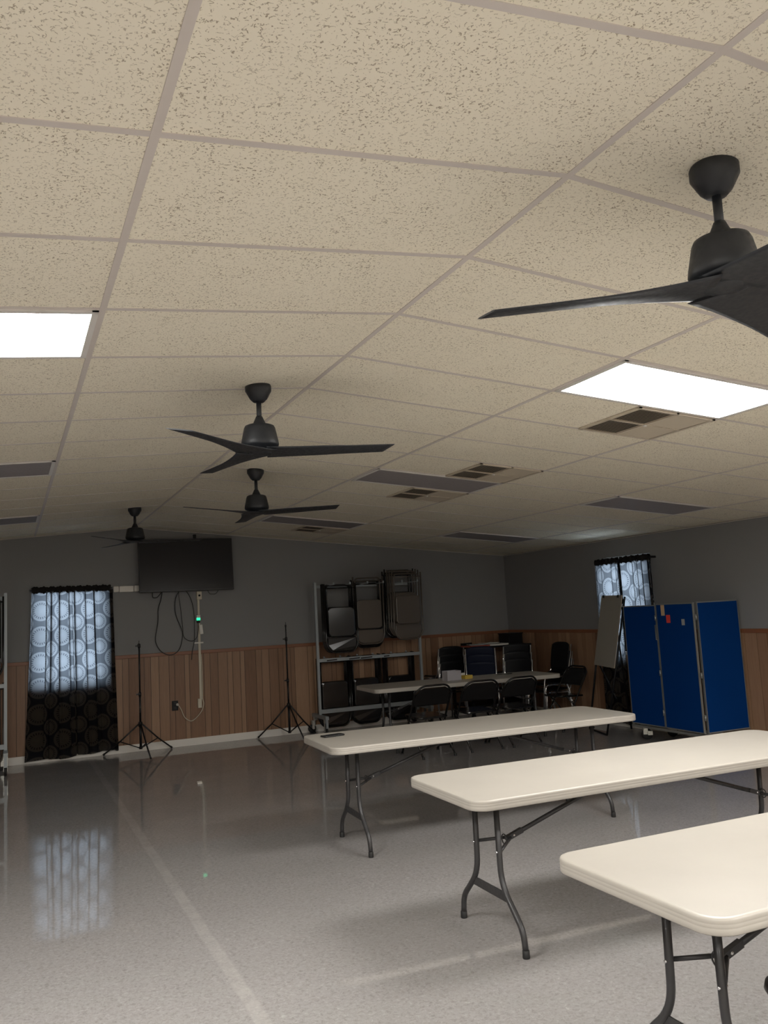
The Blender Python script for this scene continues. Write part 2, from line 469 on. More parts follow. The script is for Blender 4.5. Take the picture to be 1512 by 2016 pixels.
# ------------------------------------------------------------------ curtains
def fold_profile(W, seed):
    """cross-section of a gathered panel: list of (x along the rod 0..W, depth, cloth length)"""
    r = random.Random(seed*31+7)
    n = max(4, int(W/.085)); cuts = sorted(W*(i+.5+r.uniform(-.32,.32))/n for i in range(n))
    pts = []; x = 0; ln = 0; d = 0
    def add(nx, nd):
        nonlocal x, d, ln
        ln += math.hypot(nx-x, nd-d); x, d = nx, nd; pts.append((x, d, ln))
    pts.append((0, 0, 0))
    for c in cuts:
        span = c-x; amp = r.uniform(.004,.016); x0, d0 = x, d
        for k in range(1, 7):
            t = k/6; add(x0+span*t, d0*(1-t)+amp*math.sin(PI*t))
        w = r.uniform(.009,.019) if r.random() < .8 else .0
        if w:      # a pleat: out, back under itself and out again
            add(c+w, .004); add(c+w+.002, .009); add(c+w*.3, .013); add(c, .017); add(c+w*.4, .021); add(c+w*1.6, .022); add(c+w*2.2, .012)
    x0, d0 = x, d
    for k in range(1, 7):
        t = k/6; add(x0+(W-x0)*t, d0*(1-t)+.008*math.sin(PI*t))
    return pts
def curtain(axis, a, c, a2, c2, zb, wall, inward, seed, cu, label, off=.05):
    """hangs from a..c at the top to a2..c2 at the hem"""
    ZT = 2.078
    root = empty('curtain', ((a+c)/2, wall+inward*off, 0) if axis == 'x' else (wall+inward*off, (a+c)/2, 0))
    ox = (a+c)/2
    W = abs(c-a); H = ZT-zb
    def pos(u, z, off):
        v = (ZT-z)/H
        la = a+(a2-a)*max(v,0)**1.2; lc = c+(c2-c)*max(v,0)**1.2
        p = la+(lc-la)*u - ox
        return (p, inward*off, z) if axis == 'x' else (inward*off, p, z)
    prof = fold_profile(W, seed); NP = len(prof)-1
    def fn(u, v):
        z = ZT-(v*H) + (.010*math.sin(u*9+seed) if v > .97 else 0)
        px, pd, pl_ = prof[round(u*NP)]
        sway = .006*math.sin(v*3.1+u*7+seed)*v
        return pos(px/W+sway, z, .010+pd*(.75+.8*v))
    body = MB()
    body.grid(fn, NP, 30, True, lambda u, v: (cu+prof[round(u*NP)][2]*1.03, -v*H+.12*(seed % 3)))
    cl = body.build('cloth', M['curtain'], root, recalc=False)
    hd = MB()
    def hf(u, v):   # rod pocket: a flattened sleeve round the rod with a ruffled top edge
        ang = 2*PI*v
        rz = .041+.006*math.sin(u*31+seed)+.004*math.sin(u*77+2*seed)
        z = 2.094+rz*math.cos(ang)
        return pos(u, z, .004+.022*math.sin(ang)+.003*math.sin(u*43+seed*1.7))
    hd.grid(hf, 60, 14, True)
    hd.build('rod_pocket', M['header'], root, recalc=False)
    return tag(root, label, 'curtain', 'medallion print curtains')
curtain('x', -1.255, -.782, -1.345, -.75, .035, YF, -1, 5, -.13, 'left black curtain panel with backlit medallions over far wall window')
curtain('x', -.785, -.315, -.755, -.27, .055, YF, -1, 8, .09, 'right medallion curtain panel beside the emergency light box on far wall')
curtain('y', 7.735, 7.285, 7.74, 7.26, .06, XW, -1, 3, .06, 'medallion curtain panel behind the easel board on right wall window', .082)
curtain('y', 7.235, 6.70, 7.20, 6.64, .06, XW, -1, 14, -.05, 'medallion curtain panel behind the blue screen on right wall window', .082)
def rod(axis, a, c, wall, label):
    root = empty('curtain_rod', (0,0,0))
    o = MB(); br = [MB(), MB()]
    if axis == 'x':
        root.location = ((a+c)/2, wall, 2.094); h = (c-a)/2
        o.tube([(-h,-.046,0),(h,-.046,0)], .007)
        for m_, sx in zip(br, (-1,1)): m_.span((sx*h-.008,-.052,-.012),(sx*h+.008,0,.012))
    else:
        root.location = (wall, (a+c)/2, 2.094); h = (c-a)/2
        o.tube([(-.080,-h,0),(-.080,h,0)], .007)
        for m_, sx in zip(br, (-1,1)): m_.span((-.086,sx*h-.008,-.012),(0,sx*h+.008,.012))
    o.build('pole', M['stand'], root)
    for m_ in br: m_.build('bracket', M['stand'], root)
    tag(root, label, 'curtain rod')
rod('x', -1.27, -.305, YF, 'thin black curtain rod above the far wall window')
rod('y', 6.69, 7.745, XW, 'thin black curtain rod above the right wall window')

# ------------------------------------------------------------------ ceiling fixtures
def on_slope(name, s, y):
    a = AR if s >= 0 else -AL
    return empty(name, slope_pt(s, y), (0, a, 0))
def light(k, row, lit, label, group):
    s = (k+.5)*2*T; y = (row+.5)*T
    r = on_slope('ceiling_light', s, y)
    f = MB(); L, W = 2*T-.026, T-.026
    for sx in (-1,1): f.span((sx*L/2-sx*.024,-W/2,-.009),(sx*L/2,W/2,-.001))
    for sy in (-1,1): f.span((-L/2,sy*W/2-sy*.024,-.009),(L/2,sy*W/2,-.001))
    f.build('light_frame', M['lampframe'], r)
    d = MB(); d.span((-L/2+.022,-W/2+.022,-.006),(L/2-.022,W/2-.022,-.002))
    d.build('diffuser', M['lit'] if lit else M['unlit'], r)
    tag(r, label, 'ceiling light', group)
light(-2, 3, True, 'lit ceiling light panel at left edge, left of the ridge', 'lit ceiling panels')
light(1, 3, True, 'lit ceiling light panel right of the ridge, in front of a vent', 'lit ceiling panels')
ADDED_PANELS = [(-2,-2,'added lit ceiling panel behind the viewer, left of the ridge'), (1,-2,'added lit ceiling panel behind the viewer, right of the ridge'), (-2,-6,'added lit ceiling panel at the back of the room, left of the ridge'),  # unseen panels, added to brighten the room and its ceiling
          (1,-6,'added lit ceiling panel at the back of the room, right of the ridge'), (3,-2,'added lit ceiling panel behind the viewer, by the right wall'), (-4,-2,'added lit ceiling panel behind the viewer, by the left wall')]
for k, r, lb in ADDED_PANELS: light(k, r, True, lb, 'lit ceiling panels')
for k, r, lb in ((-2,8,'nearer unlit grey ceiling panel at left edge'), (-2,13,'farther unlit grey ceiling panel at left edge'),
                 (1,8,'unlit grey ceiling panel between two square vents'), (1,13,'unlit grey ceiling panel closest to the far wall, above the chair cart'),
                 (3,8,'unlit grey ceiling panel nearest the right wall window'), (3,13,'unlit grey ceiling panel in the far right corner')):
    light(k, r, False, lb, 'unlit ceiling panels')

def vent(row, label):
    s = 1.5*2*T + .5*T; y = (row+.5)*T
    s = 2*2*T - T/2
    r = on_slope('ceiling_vent', s, y)
    W = T-.026; h = W/2
    bk = MB(); bk.span((-h,-h,-.0018),(h,h,-.0008)); bk.build('backing', M['ventdark'], r)  # flat dark sheet stands in for the shaded opening behind the louvres
    f = MB()
    for sx in (-1,1): f.span((sx*h-sx*.022,-h,-.012),(sx*h,h,-.001)); f.span((-h,sx*h-sx*.022,-.012),(h,sx*h,-.001))
    f.span((-.009,-h,-.012),(.009,h,-.001)); f.span((-h,-.009,-.012),(h,.009,-.001))
    f.build('vent_frame', M['vent'], r)
    q = h-.022; n = 12
    for (sx, sy) in ((-1,1),(1,1),(1,-1),(-1,-1)):
        lv = MB(); along_x = False
        tilt = math.radians(22)*(-1 if sx < 0 else 1)
        for i in range(n):
            t = .013+(q-.02)*(i+.5)/n
            R = Matrix.Rotation(tilt, 3, 'Y')
            lv.box((sx*t, sy*(.009+q)/2, -.0075), (.0165, q-.009, .0012), R)
        lv.build('louvre', M['vent'], r)
    kb = MB(); kb.lathe([(.002,-.020),(.012,-.018),(.012,-.010)], n=12); kb.build('screw_cap', M['lampframe'], r)
    tag(r, label, 'vent', 'square ceiling vents')
vent(4, 'square louvred ceiling vent just behind the lit panel')
vent(7, 'square ceiling vent on near side of the unlit panel')
vent(9, 'square ceiling vent on far side of the unlit panel')
vent(14, 'square ceiling vent farthest away, close to the far wall')

# ceiling fans
def make_fan():
    r = empty('ceiling_fan')
    cn = MB(); cn.lathe([(.002,.40),(.064,.40),(.070,.388),(.070,.362),(.046,.318),(.034,.306),(.030,.302),(.002,.302)], n=36); cn.build('canopy', M['fan'], r)
    rd = MB(); rd.tube([(0,0,.31),(0,0,.19)], .0135, 14); rd.build('downrod', M['fan'], r)
    hs = MB()
    hs.lathe([(.002,.222),(.017,.222),(.021,.212),(.034,.184),(.037,.174),(.066,.173),(.078,.168),(.084,.155),(.099,.085),(.101,.068),(.096,.054),(.080,.048),(.076,.034),(.002,.034)], n=40)
    hs.build('motor_housing', M['fan'], r)
    hb = MB(); hb.lathe([(.002,.036),(.062,.036),(.066,.030),(.060,.022),(.03,.0195),(.002,.019)], n=32); hb.build('hub', M['fan'], r)
    for i in range(3):
        bl = MB(); N = 26; L = .69
        ang = 2*PI*i/3; ca, sa = math.cos(ang), math.sin(ang)
        up, lo = [], []
        rings = []
        for j in range(N+1):
            t = j/N; x = .035+(L-.035)*t
            w = .066*(1-t)**3+.061+.012*t*(1-t)
            yc = -.012*t
            pitch = math.radians(3+8*min(1,t*2.2))
            cut = 0
            ring = []
            for (yy, th) in ((-1,0),(-.8,1),(0,1.25),(.8,1),(1,0),(.8,-1),(0,-1.0),(-.8,-1)):
                y = yc+yy*w; z = .026+th*.004*(1-.35*t)+(-y)*math.tan(pitch)*.8
                xx = x+.030*(-yy)*(t**3)
                ring.append((xx*ca-y*sa, xx*sa+y*ca, z))
            rings.append(ring)
        bl.loops(rings, True, True)
        bl.build('blade', M['fan'], r)
    return r
fan0 = make_fan()
FANS = [(.353,.386,26,'nearest black three-blade ceiling fan at upper right'), (-.298,2.994,103,'black ceiling fan second from viewer, left of the ridge'),
        (.371,5.493,88,'black ceiling fan third from viewer, right of the ridge'), (-.281,7.984,112,'farthest black ceiling fan, in front of the television')]
for i, (x, y, ph, lb) in enumerate(FANS):
    f = fan0 if i == 0 else dup(fan0)
    f.location = (x, y, zc(x)-.397+.006); f.rotation_euler = (0,0,math.radians(ph))
    tag(f, lb, 'ceiling fan', 'ceiling fans along the ridge')

# ------------------------------------------------------------------ folding tables
TOP_Z = .737
def make_table():
    r = empty('folding_table')
    L, W = 2.44, .762
    t = MB()
    prof = [(.014,TOP_Z),(.006,TOP_Z-.001),(.002,TOP_Z-.003),(.0005,TOP_Z-.007),(0,TOP_Z-.014),(.0005,TOP_Z-.0155),(.0005,TOP_Z-.0175),(0,TOP_Z-.019),(0,TOP_Z-.0255),
            (.0005,TOP_Z-.027),(.0005,TOP_Z-.029),(0,TOP_Z-.0305),(.0003,TOP_Z-.044),(.003,TOP_Z-.0475),(.020,TOP_Z-.0475)]
    rings = []
    for ins, z in prof:
        rings.append([(x, y, z) for x, y in rrect(L-2*ins, W-2*ins, .085-ins*.8, 10)])
    t.loops(rings, True, False)
    o = t.build('tabletop', M['top'], r)
    for p in o.data.polygons: p.use_smooth = len(p.vertices) == 4
    for sx in (-1, 1):
        X = sx*.965
        for sy in (-1, 1):
            lg = MB()
            path = fillet([(X,sy*.108,TOP_Z-.05),(X,sy*.116,.275),(X,sy*.288,.115),(X,sy*.300,.022)], .085, 7)
            lg.tube(path, .0145, 14)
            l = lg.build('leg', M['leg'], r)
            cp = MB(); cp.lathe([(.002,0),(.0165,0),(.0175,.004),(.0165,.034),(.0145,.036)], (X,sy*.3005,0), 16); cp.build('foot_cap', M['rubber'], l)
        sp = MB(); sp.box((X,0,.225),(.006,.345,.042)); sp.build('spreader', M['leg'], r)
        br = MB(); d = -sx
        br.tube([(X+d*.115,0,.447),(X+d*.86,0,TOP_Z-.050)], .0115, 10)
        br.box((X+d*.155,0,.461),(.10,.022,.024), Matrix.Rotation(-d*.313,3,'Y'))
        for sy in (-1,1):
            st_ = MB(); st_.tube([(X+d*.128,sy*.010,.450),(X+d*.010,sy*.112,.428)], .0085, 8); st_.build('stay_rod', M['leg'], r)
        bo = br.build('brace', M['leg'], r)
        rg = MB(); rg.tube([(X+d*.098,.024*math.cos(a),.446+.024*math.sin(a)) for a in [2*PI*i/16 for i in range(16)]], .003, 6, closed=True); rg.build('lock_ring', M['leg'], bo)
        for sy in (-1,1):
            bt = MB(); bt.lathe([(.001,-.018),(.005,-.018),(.0055,-.012),(.0055,.012),(.005,.018),(.001,.018)], (X,sy*.1145,.425), 8, 'X'); bt.build('rivet', M['chrome'], r)
        bt = MB(); bt.lathe([(.001,-.014),(.0055,-.014),(.0055,.014),(.001,.014)], (X+d*.15,0,.459), 8, 'Y'); bt.build('rivet', M['chrome'], bo)
    return r
tab0 = make_table()
TABS = [(1.40,.86,0,'nearest cream plastic folding table, cut off by right edge'), (1.598,2.44,-1.1,'empty cream folding table second from viewer'),
        (1.635,4.305,-2.5,'cream folding table with a black phone on its left end'), (3.505,7.90,-3.6,'shaded folding table with small boxes and three chairs on near side')]
for i, (x, y, rz, lb) in enumerate(TABS):
    t_ = tab0 if i == 0 else dup(tab0)
    t_.location = (x, y, 0); t_.rotation_euler = (0,0,math.radians(rz)); tag(t_, lb, 'table', 'long folding tables')

# phone on the third table
p = MB(); rr = rrect(.165, .080, .012)
p.loops([[(x*.97, y*.95, 0) for x, y in rr],[(x, y, .003) for x, y in rr],[(x, y, .0075) for x, y in rr],[(x*.98, y*.96, .010) for x, y in rr]], True)
ph = p.build('mobile_phone', M['phone']); ph.location = (.60, 4.525, TOP_Z+.0005); ph.rotation_euler = (0,0,math.radians(7))
tag(ph, 'black mobile phone lying on left end of the third table', 'phone')
q = MB(); q.box((0,0,.0006),(.150,.066,.0006)); q.build('screen', M['screen'], ph, (0,0,.0098))

# ------------------------------------------------------------------ folding chairs
def chair_shell(w, h, t, r, bulge=.006, k=6):
    """rounded pan standing in XZ, thickness along Y"""
    out = rrect(w, h, r, k); R = []
    for ins, y in ((.010,-t/2),(.002,-t/2+.003),(0,0),(.002,t/2-.003),(.010,t/2)):
        R.append([(x*(1-2*ins/w), y, z*(1-2*ins/h)) for x, z in out])
    return R
def make_folded(matkey):
    """folded flat and turned over as on the cart: rounded back at the bottom, feet at the top. origin: lowest point"""
    m_ = M[matkey]; r = empty('folded_chair'); W = .45; H = .95
    f = MB()
    path = fillet([(-W/2,0,H),(-W/2,0,.12),(-.16,0,.012),(.16,0,.012),(W/2,0,.12),(W/2,0,H)], .14, 8)
    f.tube(path, .011, 10); f.tube([(-W/2,0,H-.06),(W/2,0,H-.06)], .007, 8)
    f.build('frame', m_, r)
    rl = MB(); w2 = W/2-.035
    rl.tube(fillet([(-w2,.016,.24),(-w2,.016,H-.02),(w2,.016,H-.02),(w2,.016,.24)], .05, 5), .010, 10)
    rl.build('rear_leg_frame', m_, r)
    bk = MB(); pts = [(-.205,.205),(-.205,.115),(-.19,.075),(-.15,.038),(-.10,.024),(.10,.024),(.15,.038),(.19,.075),(.205,.115),(.205,.205)]
    R = []
    for ins, y in ((.008,-.012),(0,-.008),(0,.004),(.008,.008)):
        R.append([(x*(1-ins/.2), y+.010*(1-(x/.2)**2)*-1+.006, z if z > .1 else z+ins) for x, z in pts])
    bk.loops(R, True, False); bk.build('backrest', m_, r)
    st = MB(); S = chair_shell(.375,.40,.022,.055)
    st.loops([[(x, y-.010, z+.425) for x, y, z in ring] for ring in S], True, False)
    def pan(u, v):
        x, z = (u-.5)*.335, (v-.5)*.35; k = max(0, (1-(2*u-1)**2)*(1-(2*v-1)**2)); k = k**.8
        return (x, -.0205+.013*k, z+.425)
    st.grid(pan, 12, 12)
    so = st.build('seat', m_, r, recalc=False)
    return r
def make_open_chair(matkey):
    """open steel folding chair, sitter looks along +Y, origin on the floor under the seat"""
    m_ = M[matkey]; r = empty('folding_chair'); W = .45
    def L(t, s):   # main tube from front foot to the top of the back
        return (s, .21-.47*t, .785*t)
    f = MB()
    A = [L(t, -W/2) for t in (0.015,.3,.6,.82)]; B = [L(t, W/2) for t in (.82,.6,.3,0.015)]
    top = [(-.15,.21-.47*.985,.785*.985),(.15,.21-.47*.985,.785*.985)]
    f.tube(fillet(A+[L(.90,-.222)]+top+[L(.90,.222)]+B, .07, 6), .0115, 12)
    f.tube([L(.16,-W/2), L(.16,W/2)], .007, 8); f.build('frame', m_, r)
    rl = MB(); w2 = W/2-.03
    rl.tube(fillet([(-w2,.10,.435),(-w2,-.27,.012)], .05), .010, 10); rl.tube(fillet([(w2,.10,.435),(w2,-.27,.012)], .05), .010, 10)
    rl.tube([(-w2,-.18,.115),(w2,-.18,.115)], .006, 8); rl.build('rear_leg_frame', m_, r)
    bk = MB(); R = []
    dirv = Vector((0,-.47,.785)).normalized(); nrm = Vector((0,dirv.z,-dirv.y))
    o = Vector((0,.21,0)); l0 = .70*.915
    pts = [(-.215,l0),(-.218,.80*.915),(-.205,.87*.915),(-.175,.93*.915),(-.13,.966*.915),(.13,.966*.915),(.175,.93*.915),(.205,.87*.915),(.218,.80*.915),(.215,l0)]
    for ins, d in ((.006,-.008),(0,-.004),(0,.004),(.006,.008)):
        ring = []
        for x, t in pts:
            P = o+dirv*(t-(ins if t > .72 else -ins))+nrm*(d-.022*(1-(x/.22)**2)); ring.append((x*(1-ins/.22), P.y, P.z))
        R.append(ring)
    bk.loops(R, True, False); bk.build('backrest', m_, r)
    st = MB(); S = chair_shell(.385,.385,.024,.06)
    st.loops([[(x, z+.005, y+.425+(z*.03)) for x, y, z in ring] for ring in S], True, False); st.build('seat', m_, r)
    ch = MB()
    for s in (-1,1): ch.tube([(s*(W/2-.015),.055,.385),(s*(W/2-.015),-.035,.36)], .006, 8)
    ch.build('hinge_link', M['chrome'], r)
    for s in (-1,1):
        for (yy, zz) in ((.204,0),(-.275,0)):
            cpx = W/2 if yy > 0 else w2
            c_ = MB(); c_.lathe([(.002,0),(.0145,0),(.015,.003),(.0135,.028),(.011,.030)], (s*cpx,yy,0), 12); c_.build('foot_cap', M['rubber'], r)
    return r
oc = make_open_chair('chblack')
OPEN = [(2.76,7.36,0,'left of three black folding chairs on near side of shaded table'), (3.39,7.38,-3,'middle of three black folding chairs on near side of shaded table'),
        (3.90,7.37,2,'right of three black folding chairs on near side of shaded table'), (4.99,7.86,90,'black folding chair at the right end of the shaded table')]
for i, (x, y, rz, lb) in enumerate(OPEN):
    o = oc if i == 0 else dup(oc); o.location = (x, y, 0); o.rotation_euler = (0,0,math.radians(rz))
    tag(o, lb, 'chair', 'folding chairs round the shaded table')

# ------------------------------------------------------------------ chair carts
def make_cart():
    """origin on the floor at the middle of the cart; long side along X"""
    r = empty('chair_cart'); h = .785; HT = 2.055
    for s in (-1,1):
        u = MB(); u.box((s*h,0,(HT+.24)/2),(.034,.034,HT-.24)); u.build('upright', M['cart'], r)
        ft = MB(); ft.box((s*(h-.0),0,.235),(.045,.56,.045)); 
        ft.box((s*h,-.262,.165),(.032,.012,.13)); ft.box((s*h,.262,.165),(.032,.012,.13)); ft.build('foot_bar', M['cart'], r)
        for sy in (-1,1):
            ax = 'Y' if sy > 0 else 'X'
            ca = MB(); ca.lathe([(.002,-.014),(.05,-.014),(.056,-.009),(.057,0),(.056,.009),(.05,.014),(.002,.014)], (s*h-(.05 if sy > 0 else 0),sy*.215,.058), 22, ax)
            co = ca.build('caster', M['rubber'], r)
            fk = MB()
            for dd in (-.02,.02):
                if sy > 0: fk.box((s*h-.035,sy*.215+dd,.11),(.035,.004,.115))
                else: fk.box((s*h+dd,sy*.215,.11),(.004,.035,.115))
            fk.box((s*h,sy*.215,.19),(.05,.05,.045)); fk.build('fork', M['zinc'], co)
    for z, hh in ((1.995,.036),(.985,.045),(.297,.055)):
        bm_ = MB(); bm_.box((0,0,z),(2*h-.036,.03,hh), None, M['cart'])
        if z == .985:
            for a_, c_ in ((-.66,-.51),(-.33,-.17),(-.155,.02),(.20,.285)): bm_.box(((a_+c_)/2,-.0152,z-.004),(c_-a_,.003,.016), Matrix.Rotation(-.04,3,'Y'), M['rubber'])  # dark strips on the face stand in for shade inside the hook slots
        bm_.build('beam', None, r)
    for z in (1.985,.975):
        for i in range(3):
            cx = (-.50,-.0,.53)[i]
            hk = MB()
            for dx in (-.12,.12):
                sg = -1 if z > 1.5 else 1; ln = .29 if sg < 0 else .19
                hk.box((cx+dx,sg*(.015+ln/2),z+.026),(.022,ln,.012)); hk.box((cx+dx,sg*(.015+ln),z+.036),(.022,.008,.03))
            hk.build('hanging_arm', M['cart'], r)
    return r
CX, CY = 3.147, 9.80
cart = make_cart(); cart.location = (CX, CY, 0)
tag(cart, 'tall grey rolling chair cart against the far wall holding folded chairs', 'cart')
cart2 = dup(cart, (-2.335, 9.55, 0)); tag(cart2, 'grey chair cart at the far left edge beside the curtain', 'cart')
fb, fr = make_folded('chblack'), make_folded('chbrown')
used = {'k': 0, 'b': 0}
ORD = ['front', 'second', 'third', 'fourth', 'fifth', 'sixth']
def hang(kind, x, y, z, label, group, rx=0, rz=0):
    src = fb if kind == 'k' else fr
    o = src if not used[kind] else dup(src)
    used[kind] = 1
    o.location = (x, y, z); o.rotation_euler = (rx, 0, rz)
    tag(o, label, 'chair', group)
    return o
def stack(x, z, kinds, where, group, y0=9.765, dx=.0, step=.040, dzs=None, rx0=0, rz0=0, push=0):
    n = len(kinds)
    for i, kd in enumerate(kinds):       # i = 0 is the front chair
        y = y0-step*(n-1-i)-(push if i == 0 else 0)
        colour = 'black' if kd == 'k' else 'brown'
        hang(kd, x+dx*i, y, z+(dzs[i] if dzs else random.uniform(-.006,.006)), f'{ORD[i]} folded {colour} chair from the front, {where}', group, rx0 if i == 0 else 0, rz0 if i == 0 else 0)
g = 'folded chairs hung on the far cart'
stack(2.665, 1.075, 'kkkk', 'upper left stack of far cart', g, rx0=math.radians(-1.6), rz0=math.radians(-4.5), push=.035)
stack(3.110, 1.115, 'bkk', 'upper middle stack of far cart', g, dzs=[.045,0,.01])
stack(3.655, 1.195, 'bbbkk', 'upper right stack of far cart', g, step=.052, dx=-.014, dzs=[0,.035,.05,.06,.03])
stack(2.615, .062, 'kkk', 'lower left stack of far cart', g, y0=9.945)
stack(3.090, .066, 'kkk', 'lower middle stack of far cart', g, y0=9.945)
stack(3.620, .070, 'kkk', 'lower right stack of far cart', g, y0=9.945)
g = 'folded chairs hung on the left cart'
stack(-1.80, 1.06, 'kk', 'upper stack of cart at left edge', g, y0=9.52)
stack(-1.80, .062, 'bb', 'lower stack of cart at left edge', g, y0=9.66)

# ------------------------------------------------------------------ stacking chairs, utility cart, papers
def make_stack_chair(shell='bluepl'):
    """plastic shell chair on chrome tubes, sitter looks along +Y"""
    r = empty('stacking_chair')
    st = MB()
    def seat(u, v):
        x = (u-.5)*.42*(1-.10*v); y = .20-.40*v
        return (x, y, .45+.012*((u-.5)*2)**2-.020*math.sin(PI*v)+(.03*(v-.85)/.15*.3 if v > .85 else 0)-(.025*((.15-v)/.15)**2 if v < .15 else 0))
    st.grid(seat, 14, 14); so = st.build('seat', M[shell], r, recalc=False)
    m_ = so.modifiers.new('solid', 'SOLIDIFY'); m_.thickness = .010; m_.offset = -1
    bk = MB()
    def back(u, v):
        w = .40*(1-.10*abs(2*v-1)**4)
        x = (u-.5)*w; z = .50+.37*v
        return (x, -.205-.06*v-.018*(1-((u-.5)*2)**2), z-(.03*((u-.5)*2)**4 if v > .9 else 0))
    bk.grid(back, 14, 10); bo = bk.build('backrest', M[shell], r, recalc=False)
    m_ = bo.modifiers.new('solid', 'SOLIDIFY'); m_.thickness = .010; m_.offset = 0
    for s in (-1,1):
        sf = MB(); X = s*.215
        sf.tube(fillet([(X*1.03,.235,.010),(X,.185,.425),(X,-.17,.430),(X*.93,-.215,.49),(X*.93,-.292,.84)], .05, 6), .0105, 10)
        sf.tube([(X*1.03,-.25,.010),(X,-.15,.425)], .0105, 10)
        sf.build('side_frame', M['chrome'], r)
    cr = MB(); cr.tube([(-.215,.12,.415),(.215,.12,.415)], .009, 8); cr.tube([(-.215,-.13,.415),(.215,-.13,.415)], .009, 8); cr.build('cross_tube', M['chrome'], r)
    return r
sc0 = make_stack_chair(); first = [True]; sc1 = make_stack_chair('black')
used2 = {}
def stack_chairs(x, y, rz, n, where, shell='navy'):
    for i in range(n):
        src = sc0 if shell == 'navy' else sc1
        o = dup(src) if used2.get(shell) else src
        used2[shell] = True
        dr = Vector((0, .012*i, 0)); dr.rotate(Matrix.Rotation(math.radians(rz),3,'Z'))
        o.location = (x+dr.x, y+dr.y, .10*i); o.rotation_euler = (0,0,math.radians(rz))
        tag(o, f'{["bottom","middle","topmost"][i + 3 - n]} {shell} plastic chair with chrome legs, stack {where}', 'chair', 'stacked plastic chairs')
stack_chairs(4.47, 9.02, -30, 3, 'facing the papers cart')
stack_chairs(5.00, 9.07, -12, 3, 'right of navy stack', 'black')
stack_chairs(4.22, 9.66, 0, 3, 'left of navy stack', 'black')
stack_chairs(5.16, 8.42, 90, 3, 'against the right wall', 'black')

r = empty('utility_cart', (5.02, 9.66, 0))
tag(r, 'black utility cart in the far corner piled with papers', 'cart')
for z, nm in ((1.02,'top_shelf'),(.60,'shelf'),(.20,'shelf')):
    s_ = MB(); s_.box((0,0,z),(1.06,.60,.025)); s_.build(nm, M['black'], r, bevel=.004)
for sx in (-1,1):
    for sy in (-1,1):
        l = MB(); l.box((sx*.50,sy*.27,.575),(.035,.035,.88)); lo = l.build('post', M['black'], r)
        w_ = MB(); w_.lathe([(.002,-.012),(.048,-.012),(.05,0),(.048,.012),(.002,.012)], (sx*.50,sy*.27,.05), 18, 'X'); w_.build('caster', M['rubber'], r)
        k_ = MB(); k_.span((sx*.50-.018,sy*.27-.018,.03),(sx*.50-.014,sy*.27+.018,.14)); k_.span((sx*.50+.014,sy*.27-.018,.03),(sx*.50+.018,sy*.27+.018,.14)); k_.span((sx*.50-.02,sy*.27-.02,.12),(sx*.50+.02,sy*.27+.02,.145)); k_.build('fork', M['black'], r)
ZU = 1.0325
def sheet(name, x, y, z, w, d, t, rz, m_, label, cat, curl=0):
    s_ = MB()
    n = 6
    R = []
    top = []; 
    for i in range(n+1):
        u = i/n-.5; zz = curl*(abs(u)*2)**2
        R.append([(u*w,-d/2,zz),(u*w,d/2,zz),(u*w,d/2,zz+t),(u*w,-d/2,zz+t)])
    s_.loops(R, True)
    o = s_.build(name, m_); o.location = (x, y, z); o.rotation_euler = (0,0,math.radians(rz))
    tag(o, label, cat); return o
sheet('folder', 4.68, 9.50, ZU, .34, .25, .020, 6, M['paperred'], 'dull red folder under papers on left of the black cart', 'folder')
sheet('paper_stack', 5.02, 9.51, ZU, .31, .26, .022, -8, M['paper'], 'white paper stack on the black cart beside the red folder', 'papers', .004)
sheet('magazine', 4.72, 9.53, ZU+.0205, .28, .22, .012, -14, M['papergrey'], 'grey magazine on top of the red folder', 'magazine', .006)
sheet('leaflet', 4.90, 9.49, ZU+.034, .24, .20, .006, 12, M['paper'], 'white leaflet lying across magazine and paper stack', 'leaflet', .006)
sheet('notebook', 4.62, 9.66, ZU+.0, .20, .05, .055, 20, M['black'], 'black notebook behind the red folder on the cart', 'notebook')
bx = MB(); bx.box((0,0,.075),(.25,.26,.15)); o = bx.build('storage_box', M['black'], bevel=.006); o.location = (5.36, 9.62, ZU); o.rotation_euler = (0,0,.08)
tag(o, 'black box standing on right end of the black cart', 'box')
q = MB(); q.box((0,0,.1525),(.262,.272,.014)); q.build('lid', M['black'], o)

# things on the shaded table
r = empty('storage_bin', (3.40, 7.895, TOP_Z)); tag(r, 'clear plastic bin standing on the shaded table', 'bin')
q = MB(); w, d, h, t = .19, .14, .115, .004
q.span((-w/2,-d/2,0),(w/2,d/2,t)); q.span((-w/2,-d/2,t),(w/2,-d/2+t,h)); q.span((-w/2,d/2-t,t),(w/2,d/2,h)); q.span((-w/2,-d/2+t,t),(-w/2+t,d/2-t,h)); q.span((w/2-t,-d/2+t,t),(w/2,d/2-t,h))
q.build('bin_body', M['clear'], r)
q = MB(); q.box((-.025,0,.045),(.10,.09,.080)); o = q.build('paper_packet', M['papergrey']); o.location = (3.40, 7.895, TOP_Z+.005)
tag(o, 'pale paper packet inside the clear bin', 'packet')
q = MB(); q.box((0,0,.022),(.115,.085,.044)); o = q.build('card_box', M['yellow'], bevel=.003); o.location = (3.625, 7.92, TOP_Z); o.rotation_euler = (0,0,.15)
tag(o, 'small yellow card box beside the clear bin on the table', 'box')
q = MB(); q.box((0,0,.032),(.10,.05,.064)); o = q.build('tissue_packet', M['paper'], bevel=.004); o.location = (3.60, 8.03, TOP_Z); o.rotation_euler = (0,0,-.1)
tag(o, 'small white packet behind the yellow box on the table', 'packet')
q = MB(); q.tube(smooth_path([(0,0,.004),(.10,.02,.004),(.16,-.03,.004),(.22,-.01,.004),(.17,.04,.004)]), .004, 6); o = q.build('cable', M['cable']); o.location = (4.12, 8.03, TOP_Z)
